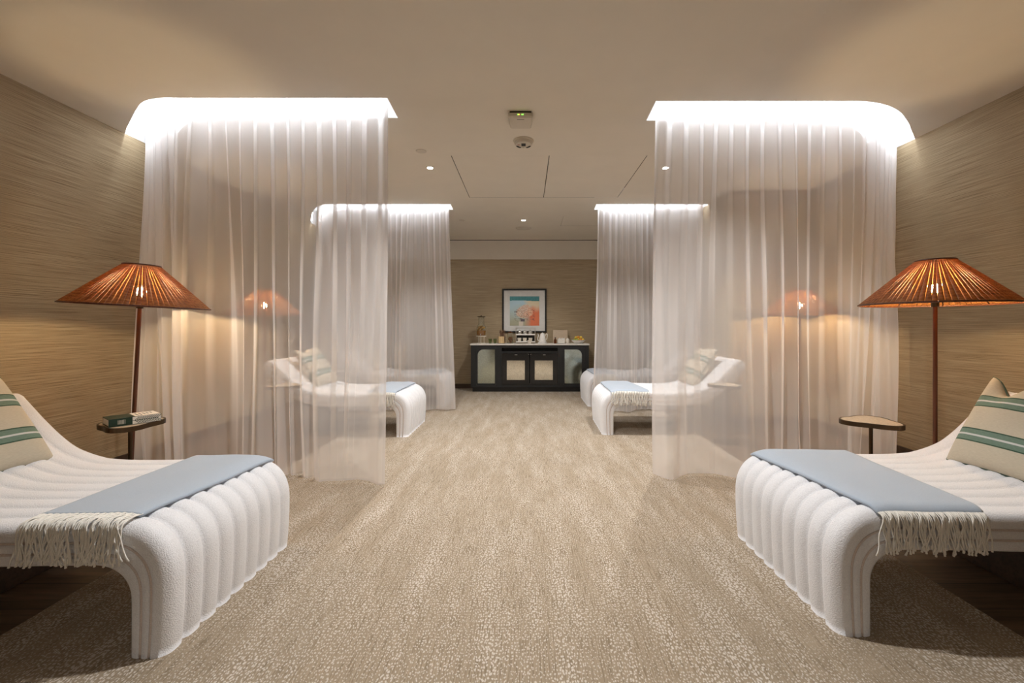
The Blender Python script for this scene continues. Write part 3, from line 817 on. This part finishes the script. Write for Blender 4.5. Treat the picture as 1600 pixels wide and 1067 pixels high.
# drink dispenser
e = empty('drink_dispenser', (cx_(752), Yc, ZC))
b = MB(); b.lathe([(0, 0), (.078, 0), (.08, .006), (0, .008)], 32, cap=False)
for k in range(3): a = 2*PI*k/3+.5; b.tube([(.055*math.cos(a), .055*math.sin(a), .006), (.055*math.cos(a), .055*math.sin(a), .125)], .006, 8)
b.lathe([(0, .125), (.092, .125), (.092, .137), (0, .139)], 32, cap=False); b.build('stand', M['ceramic'], e, smooth=True, auto=40)
MB().lathe([(.0, .1405), (.080, .1405), (.086, .16), (.088, .27), (.080, .31), (.052, .345), (.050, .475), (.056, .48), (.053, .480), (.047, .475), (.048, .345), (.077, .307), (.084, .268), (.083, .163), (.077, .146), (0, .146)], 36, cap=False).build('jar', M['glass'], e, smooth=True, auto=60)
MB().lathe([(0, .148), (.075, .148), (.081, .165), (.082, .235), (0, .236)], 32, cap=False).build('drink', M['juice'], e, smooth=True, auto=40)
b = MB()
for k in range(9): b.lathe([(0, -.005), (.030, -.005), (.030, .005), (0, .005)], 16, None, T((random.uniform(-.045, .045), random.uniform(-.045, .045), .250+.007*k)) @ Matrix.Rotation(random.uniform(-.5, .5), 4, 'X') @ Matrix.Rotation(random.uniform(-.5, .5), 4, 'Y'), cap=False)
b.build('orange_slices', M['orange'], e, smooth=True, auto=40)
MB().lathe([(0, .481), (.070, .481), (.078, .486), (.074, .493), (.014, .497), (.014, .51), (0, .513)], 32, cap=False).build('lid', M['bronze'], e, smooth=True, auto=40)
b = MB(); b.tube([(0, -.083, .17), (0, -.115, .17)], .009, 10); b.tube([(0, -.112, .178), (0, -.112, .150)], .006, 8); b.build('tap', M['steel'], e, smooth=True, auto=50)
tag(e, 'glass drink dispenser with orange slices on a pale stand at sideboard end', 'drink dispenser')
# green tumblers
gl = None
for p, lb in ((766, 'small green tumbler on the sideboard, next to the drink dispenser'), (773.6, 'small green tumbler on the sideboard, next to the wooden box')):
    if gl is None: gl = MB().lathe([(0, 0), (.024, 0), (.033, .085), (.031, .085), (.023, .006), (0, .006)], 24, cap=False).build('tumbler', M['green_glass'], smooth=True, auto=50); o = gl
    else: o = gl.copy(); C.objects.link(o)
    o.location = (cx_(p), Yc-.02, ZC); tag(o, lb, 'glass', 'green tumblers')
# wooden box with dried sprigs
e = empty('wooden_box', (cx_(783.7), Yc-.03, ZC)); b = MB()
w = .060; b.box(-w, w, -w, w, 0, .008); b.box(-w, w, -w, -w+.008, 0, .128); b.box(-w, w, w-.008, w, 0, .128); b.box(-w, -w+.008, -w, w, 0, .128); b.box(w-.008, w, -w, w, 0, .128); b.build('box', M['lightwood'], e)
tag(e, 'small pale wooden box in front of the amber bottles on the sideboard', 'box')
b = MB()
for k in range(3): b.lathe([(0, 0), (.024, 0), (.024, .11), (.009, .135), (.009, .165), (0, .165)], 20, None, T((-.03+.03*k, .012*(k % 2), 0)), cap=False)
for k in range(22):
    a = random.uniform(0, 6.28); r = random.uniform(.02, .075); b.tube([(random.uniform(-.03, .03), 0, .10), (r*math.cos(a), .3*r*math.sin(a), random.uniform(.19, .245))], [.0015, .004], 5)
o = b.build('dried_posy', M['dried'], smooth=True, auto=60, loc=(cx_(785), Yc-.03, ZC+.009)); tag(o, 'brown dried sprigs in dark bottles standing in the wooden box', 'dried flowers')
# snack jar
e = empty('snack_jar', (cx_(797.3), Yc, ZC))
MB().lathe([(0, 0), (.050, 0), (.054, .01), (.054, .175), (.046, .19), (.043, .19), (.050, .172), (.050, .012), (0, .006)], 28, cap=False).build('jar', M['glass'], e, smooth=True, auto=50)
b = MB()
for k in range(60):
    a = random.uniform(0, 6.28); r = random.uniform(0, .036); b.sphere((r*math.cos(a), r*math.sin(a), .018+.0016*k), random.uniform(.010, .014), n=6)
o = b.build('snacks', M['snack'], e, smooth=True)
MB().lathe([(0, .190), (.050, .190), (.052, .196), (.050, .208), (.012, .212), (.012, .224), (0, .226)], 28, cap=False).build('lid', M['amber'], e, smooth=True, auto=40)
tag(e, 'lidded glass jar of brown snacks beside the wooden box', 'jar')
# tiered stand
e = empty('tiered_stand', (cx_(821.2), Yc+.02, ZC)); hw = .175
def tray(z, th): return MB().box(-hw, hw, -.085, .085, z, z+th, bev=.004)
tray(.020, .018).build('tray', M['white'], e); tray(.150, .022).build('tray', M['white'], e)
b = MB(); 
for sx in (-1, 1):
    for sy in (-1, 1): b.box(sx*hw-.006, sx*hw+.006, sy*.078-.006, sy*.078+.006, 0, .285)
b.box(-hw, hw, -.084, -.072, .275, .285); b.box(-hw, hw, .072, .084, .275, .285); b.build('rack', M['steel'], e)
MB().box(-hw+.01, hw-.01, .060, .066, .04, .150).build('back_panel', M['dark'], e)
tag(e, 'two-tier tray stand of cups below the picture on the sideboard', 'tray stand')
cup = None
cl = ['cream cup on the lower tray of the stand, next to the snack jar', 'cream cup in the middle of the lower tray of the stand', 'cream cup on the lower tray of the stand, nearest the kettle']
for p, lb in zip((811.5, 820, 828.8), cl):
    if cup is None: o = cup = MB().lathe([(0, 0), (.028, 0), (.030, .004), (.038, .062), (.035, .062), (.027, .008), (0, .008)], 24, cap=False).build('cup', M['ceramic'], smooth=True, auto=50)
    else: o = cup.copy(); C.objects.link(o)
    o.location = (cx_(p), Yc-.015, ZC+.0385); tag(o, lb, 'cup', 'cream cups on the sideboard')
o = cup.copy(); C.objects.link(o); o.location = (cx_(827), Yc-.115, ZC); tag(o, 'cream cup standing on the worktop in front of the tray stand', 'cup', 'cream cups on the sideboard')
dm = None
dl = ['glass bowl on the upper tray, above the snack jar side', 'glass bowl in the middle of the upper tray', 'glass bowl on the upper tray, above the kettle side']
for p, lb in zip((812, 820.3, 828.6), dl):
    if dm is None:
        dm = o = MB().lathe([(0, 0), (.022, 0), (.038, .028), (.036, .048), (.020, .062), (.008, .064), (.008, .074), (0, .076)], 24, cap=False).build('sugar_bowl', M['steel'], smooth=True, auto=50)
    else: o = dm.copy(); C.objects.link(o)
    o.location = (cx_(p), Yc-.015, ZC+.1725); tag(o, lb.replace('glass', 'shiny lidded'), 'bowl', 'lidded bowls on the tray stand')
# kettle
e = empty('kettle', (cx_(847.6), Yc-.03, ZC))
MB().lathe([(0, 0), (.082, 0), (.084, .005), (.083, .022), (0, .024)], 36, cap=False).build('base', M['white'], e, smooth=True, auto=40)
MB().lathe([(0, .025), (.068, .025), (.070, .032), (.040, .172), (.036, .178), (0, .180)], 36, cap=False).build('body', M['white'], e, smooth=True, auto=40)
MB().lathe([(0, .180), (.034, .180), (.032, .186), (.008, .188), (.009, .198), (0, .200)], 24, cap=False).build('lid', M['white'], e, smooth=True, auto=40)
MB().tube([(-.058, 0, .050), (-.085, 0, .060), (-.088, 0, .095), (-.074, 0, .145), (-.082, 0, .172), (-.092, 0, .176)], [.010, .009, .008, .007, .006, .005], 10).build('spout', M['white'], e, smooth=True)
MB().tube([(.048, 0, .130), (.060, 0, .165), (.078, 0, .180), (.090, 0, .165), (.082, 0, .105), (.072, 0, .065)], .008, 10).build('handle', M['ceramic'], e, smooth=True)
tag(e, 'white gooseneck kettle on its base, beside the tray stand', 'kettle')
# board, bottle, sachets, canister
o = MB().box(-.135, .135, -.008, .008, 0, .245, bev=.003).build('menu_board', M['board'], loc=(cx_(875.5, 8.14), 8.12, ZC)); o.rotation_euler = (math.radians(-9), 0, 0); tag(o, 'blank tan board leaning against the back wall behind the sachet box', 'board')
e = empty('amber_bottle', (cx_(867.3), Yc-.05, ZC)); MB().lathe([(0, 0), (.025, 0), (.026, .065), (.010, .085), (.010, .098), (0, .098)], 20, cap=False).build('bottle', M['amber'], e, smooth=True, auto=50)
MB().lathe([(0, .098), (.012, .098), (.012, .112), (0, .113)], 16, cap=False).build('cap', M['dark'], e, smooth=True, auto=40); tag(e, 'small amber bottle with dark cap in front of the tan board', 'bottle')
e = empty('sachet_box', (cx_(876.6), Yc-.04, ZC)); b = MB(); b.box(-.068, .068, -.04, .04, 0, .006); b.box(-.068, .068, -.04, -.035, 0, .078); b.box(-.068, .068, .035, .04, 0, .078); b.box(-.068, -.063, -.04, .04, 0, .078); b.box(.063, .068, -.04, .04, 0, .078); b.build('box', M['paper'], e)
b = MB()
for k in range(9): b.box(-.058+.0135*k, -.048+.0135*k, -.03, .03, .007, .088+.008*(k % 3), M['white'], T((0, 0, 0)) @ Matrix.Rotation(.03*(k % 3-1), 4, 'Y'))
b.build('sachets', None, e); tag(e, 'white open box of paper sachets on the sideboard beside the amber bottle', 'box')
e = empty('canister', (cx_(886.6), Yc-.03, ZC)); MB().lathe([(0, 0), (.030, 0), (.034, .01), (.036, .06), (.028, .075), (0, .078)], 24, cap=False).build('body', M['ceramic'], e, smooth=True, auto=50)
MB().lathe([(0, .078), (.026, .078), (.022, .088), (.006, .092), (.007, .102), (0, .103)], 20, cap=False).build('lid', M['ceramic'], e, smooth=True, auto=50); tag(e, 'round cream lidded canister between the sachet box and fruit bowl', 'canister')
# fruit bowl
fbx = cx_(903.4); o = MB().lathe([(0, 0), (.060, 0), (.066, .006), (.115, .040), (.125, .062), (.120, .062), (.108, .042), (.060, .014), (0, .012)], 40, cap=False).build('fruit_bowl', M['white'], smooth=True, auto=50, loc=(fbx, Yc-.02, ZC)); tag(o, 'shallow white bowl of fruit at the end of the sideboard', 'bowl')
fr = [(-.075, -.02, .062, 'lime'), (-.03, -.05, .062, 'lime'), (.035, -.05, .063, 'tangerine'), (.082, -.01, .066, 'lemon'), (.0, .0, .070, 'lemon'), (-.05, .04, .066, 'lemon'), (.05, .05, .066, 'lime'), (-.045, -.012, .105, 'lemon'), (.045, -.008, .108, 'lemon'), (.0, .03, .112, 'tangerine')]
fl = {'lime': ('green', ['lowest at the canister side', 'at the front, canister side', 'at the back, hidden side']), 'lemon': ('yellow', ['at the outer rim', 'deep in the middle', 'at the back, canister side', 'on top, canister side', 'on top, outer side']), 'tangerine': ('orange', ['at the front', 'on top at the back'])}
cnt = {}
for x, y, z, kd in fr:
    i = cnt.get(kd, 0); cnt[kd] = i+1
    sp = MB().sphere((0, 0, 0), .027, n=10, sq=(1, 1, .95)).build({'lime': 'lime', 'lemon': 'lemon', 'tangerine': 'tangerine'}[kd], M[kd], smooth=True, loc=(fbx+x, Yc-.02+y, ZC+z))
    tag(sp, 'small round %s fruit in the white bowl, %s' % (fl[kd][0], fl[kd][1][i]), 'fruit', '%s fruit in the bowl' % fl[kd][0])

# ------------------------------------------------------------------ picture
Yp = YB - .030
fx0, fx1, fz0, fz1 = wx(784.7, Yp), wx(854, Yp), wz(519.6, Yp), wz(451, Yp)
pf = empty('framed_picture', ((fx0+fx1)/2, Yp, (fz0+fz1)/2)); hw, hh = (fx1-fx0)/2, (fz1-fz0)/2
b = MB(); b.extrude(rect(-hw, hw, -hh, hh), [rect(-hw+.030, hw-.030, -hh+.030, hh-.030)], 0, .028, None, T((0, .028, 0)) @ mx); b.build('frame', M['frame'], pf)
MB().box(-hw+.025, hw-.025, .012, .024, -hh+.025, hh-.025).build('mount', M['mat'], pf)
a0, a1, c0, c1 = wx(796.5, Yp)-pf.location.x, wx(842.7, Yp)-pf.location.x, wz(508.8, Yp)-pf.location.z, wz(463, Yp)-pf.location.z
n = 96; vs = [(a0+(a1-a0)*i/n, .0105, c0+(c1-c0)*j/n) for j in range(n+1) for i in range(n+1)]
b = MB(); b.add(vs, [(j*(n+1)+i, j*(n+1)+i+1, (j+1)*(n+1)+i+1, (j+1)*(n+1)+i) for j in range(n) for i in range(n)])
ar = b.build('print', M['art'], pf)
ca = ar.data.color_attributes.new('Col', 'FLOAT_COLOR', 'POINT')
def mixc(a, c, t): t = min(1, max(0, t)); return tuple(a[q]*(1-t)+c[q]*t for q in range(3))
def artcol(u, v):
    nn = noise.noise(Vector((u*4, v*4, 1))); fine = noise.noise(Vector((u*26, v*26, 4)))
    if v > .85 + .012*math.sin(u*5): return mixc((.07, .27, .28), (.05, .20, .22), .5+fine)
    left = mixc((.36, .35, .24), (.42, .58, .64), (v-.1)*1.5 + nn*.2); right = mixc((.62, .15, .06), (.66, .56, .38), (v-.48)*5 + nn*.6)
    c = mixc(left, right, (u-.48)*4.5 + nn*.7)
    d = math.hypot((u-.50)/.26, (v-.50)/.22)
    if d < 1.05 + nn*.3: c = mixc(c, mixc((.62, .28, .17), (.72, .56, .38), .5+fine*1.4), .75)
    br = abs(noise.noise(Vector((u*5, v*16, 9))))
    if .14 < v < .56 and .15 < u < .85 and br < .06: c = mixc(c, (.10, .05, .05), .8)
    if abs(u-.38) < .075 and v < .14: c = (.60, .52, .42)
    if abs(u-.44) < .07 and .14 < v < .22: c = (.10, .08, .09)
    return c
for j in range(n+1):
    for i in range(n+1):
        c = artcol(i/n, j/n); ca.data[j*(n+1)+i].color = (c[0], c[1], c[2], 1)
tag(pf, 'black-framed print of a coral tree against teal and orange, above the sideboard', 'picture')

# ------------------------------------------------------------------ ceiling fittings
au = empty('wireless_access_point', (wx(813.6, 3.41), 3.31, H))
b = MB(); b.box(-.082, .082, .01, .185, -.018, 0); b.build('shadow_gap_plate', M['dark'], au)  # plate coloured dark for the shade in the gap above the housing
vs = []
for z, i in ((-.016, .0), (-.040, .0), (-.050, .010)):
    for x, y in ((-.092+i, -.004+i), (.092-i, -.004+i), (.092-i, .09), (.083-i, .20-i), (-.083+i, .20-i), (-.092+i, .09)): vs.append((x, y, z))
b = MB(); b.add(vs, [(0, 1, 2, 3, 4, 5)] + [(r*6+k, r*6+6+k, r*6+6+(k+1) % 6, r*6+(k+1) % 6) for r in range(2) for k in range(6)] + [(17, 16, 15, 14, 13, 12)]); b.build('housing', M['plastic'], au)
for xx, m in ((-.020, 'led_g'), (-.011, 'led_a'), (.010, 'led_g'), (.019, 'led_g')):
    MB().box(xx-.003, xx+.003, -.006, -.003, -.033, -.027).build('indicator', M[m], au)
MB().box(-.028, .028, .030, .036, -.0508, -.0498).build('badge', M['dark'], au)
tag(au, 'square white ceiling unit with green and amber indicator lights', 'ceiling unit')
sd = empty('smoke_detector', (wx(818, 3.84), 3.84, H))
MB().lathe([(0, -.001), (.088, -.001), (.090, -.008), (.086, -.014), (0, -.014)], 40, cap=False).build('base', M['plastic'], sd, smooth=True, auto=40)
MB().lathe([(0, -.014), (.078, -.014), (.077, -.030), (.071, -.039), (0, -.0405)], 40, cap=False).build('housing', M['plastic'], sd, smooth=True, auto=40)
b = MB(); b.box(-.019, .019, -.034, .020, -.0425, -.040); b.build('label_plate', M['dark'], sd)
for s_ in (-1, 1):
    b = MB(); vs = []
    for i in range(9):
        a = math.radians(90 - s_*(25+50*i/8))
        for r, z in ((.050, -.0412), (.0690, -.0402)): vs.append((r*math.cos(a), r*math.sin(a)*1, z-.0008))
    b.add(vs, [(2*i, 2*i+2, 2*i+3, 2*i+1) for i in range(8)]); 
    o = b.build('vent', M['dark'], sd)
    so = o.modifiers.new('t', 'SOLIDIFY'); so.thickness = .002; so.offset = 0
b = MB()
for i in range(3): b.box(-.052+.008*i, -.046+.008*i, -.012+.002*i, -.006+.003*i, -.0425, -.0400)
b.build('print', M['red'], sd)
MB().sphere((0, .045, -.043), .005, n=6).build('indicator', M['plastic'], sd)
tag(sd, 'round smoke detector with a dark centre label on the ceiling', 'smoke detector')
for p, q, Y, r, lb in ((658, 236, 4.07, .050, 'small round blank cover on the ceiling near the brighter downlight'), (722, 344, 6.72, .052, 'small round blank cover on the far ceiling by the curtain')):
    MBo = MB().lathe([(0, -.006), (r*.86, -.006), (r*.92, -.003), (r, -.0035), (r, 0), (0, 0)], 32, cap=False).build('sprinkler_cover', M['plastic'], smooth=True, auto=30, loc=(wx(p, Y), Y, H+.0005)); tag(MBo, lb, 'ceiling cover', 'round ceiling covers')
e = empty('ceiling_speaker', (wx(818, 7.25), 7.25, H)); MB().lathe([(.118, -.001), (.120, -.008), (.132, -.008), (.134, 0)], 40, cap=False).build('trim_ring', M['plastic'], e, smooth=True, auto=40)
MB().lathe([(0, -.004), (.118, -.004), (.118, 0)], 40, cap=False).build('grille', M['plaster'], e, smooth=True, auto=40); tag(e, 'round flush grille on the far ceiling behind the small downlight', 'ceiling speaker')
# wall outlet seen through the near curtain
e = empty('wall_outlet', (WL, 5.19, .315)); MB().box(0, .008, -.045, .045, -.045, .045, bev=.003).build('plate', M['plastic'], e); 
MB().box(.008, .010, -.018, .018, -.012, .022).build('socket', M['dark'], e); tag(e, 'pale wall outlet low on the side wall, seen through the sheer curtain', 'wall outlet')

# ------------------------------------------------------------------ lights
def spot(x, y, power, size=118, blend=.55, col=(1, .985, .965), r=.04, z=H-.03):
    l = bpy.data.lights.new('spot', 'SPOT'); l.energy = power; l.spot_size = math.radians(size); l.spot_blend = blend; l.color = col; l.shadow_soft_size = r
    o = bpy.data.objects.new('spot', l); C.objects.link(o); o.location = (x, y, z); return o
dls = [(wx(672, 4.5), 4.5, 200, 'recessed downlight in plain view beside the wide access panels'), (wx(1040, 4.5), 4.5, 190, 'recessed downlight seen through the top edge of the near curtain'),
       (wx(818, 6.72), 6.72, 90, 'recessed downlight at the far end, above the sideboard aisle'), (-.01, 2.05, 250, 'recessed downlight over the aisle just out of view overhead'),
       (-.6, -1.4, 65, 'added fill downlight, unseen behind the viewer on the book-table side'), (.6, -1.4, 65, 'added fill downlight, unseen behind the viewer on the empty-table side')]  # the last two are unseen fill lamps added to lift the shadows
dl0 = None
for x, y, pw, lb in dls:
    if dl0 is None:
        dl0 = e = empty('downlight', (x, y, H))
        MB().lathe([(.030, -.001), (.031, -.004), (.042, -.004), (.043, 0)], 32, cap=False).build('bezel', M['plastic'], e, smooth=True, auto=40)
        MB().lathe([(0, -.0020), (.030, -.0020)], 32, cap=False).build('lens', M['lens'], e)
    else: e = copy_tree(dl0); e.location = (x, y, H)
    tag(e, lb, 'downlight', 'recessed downlights'); spot(x, y, pw)

w = bpy.data.worlds.new('world'); sc.world = w; w.use_nodes = True
w.node_tree.nodes['Background'].inputs[0].default_value = (.6, .5, .4, 1); w.node_tree.nodes['Background'].inputs[1].default_value = .05

sc.view_settings.view_transform = 'Standard'; sc.view_settings.look = 'None'; sc.view_settings.gamma = 1; sc.view_settings.use_curve_mapping = False
sc.view_settings.exposure = -0.10
sc.cycles.transparent_max_bounces = 48; sc.cycles.max_bounces = 10; sc.cycles.diffuse_bounces = 6; sc.cycles.sample_clamp_indirect = 6
sc.cycles.use_denoising = True
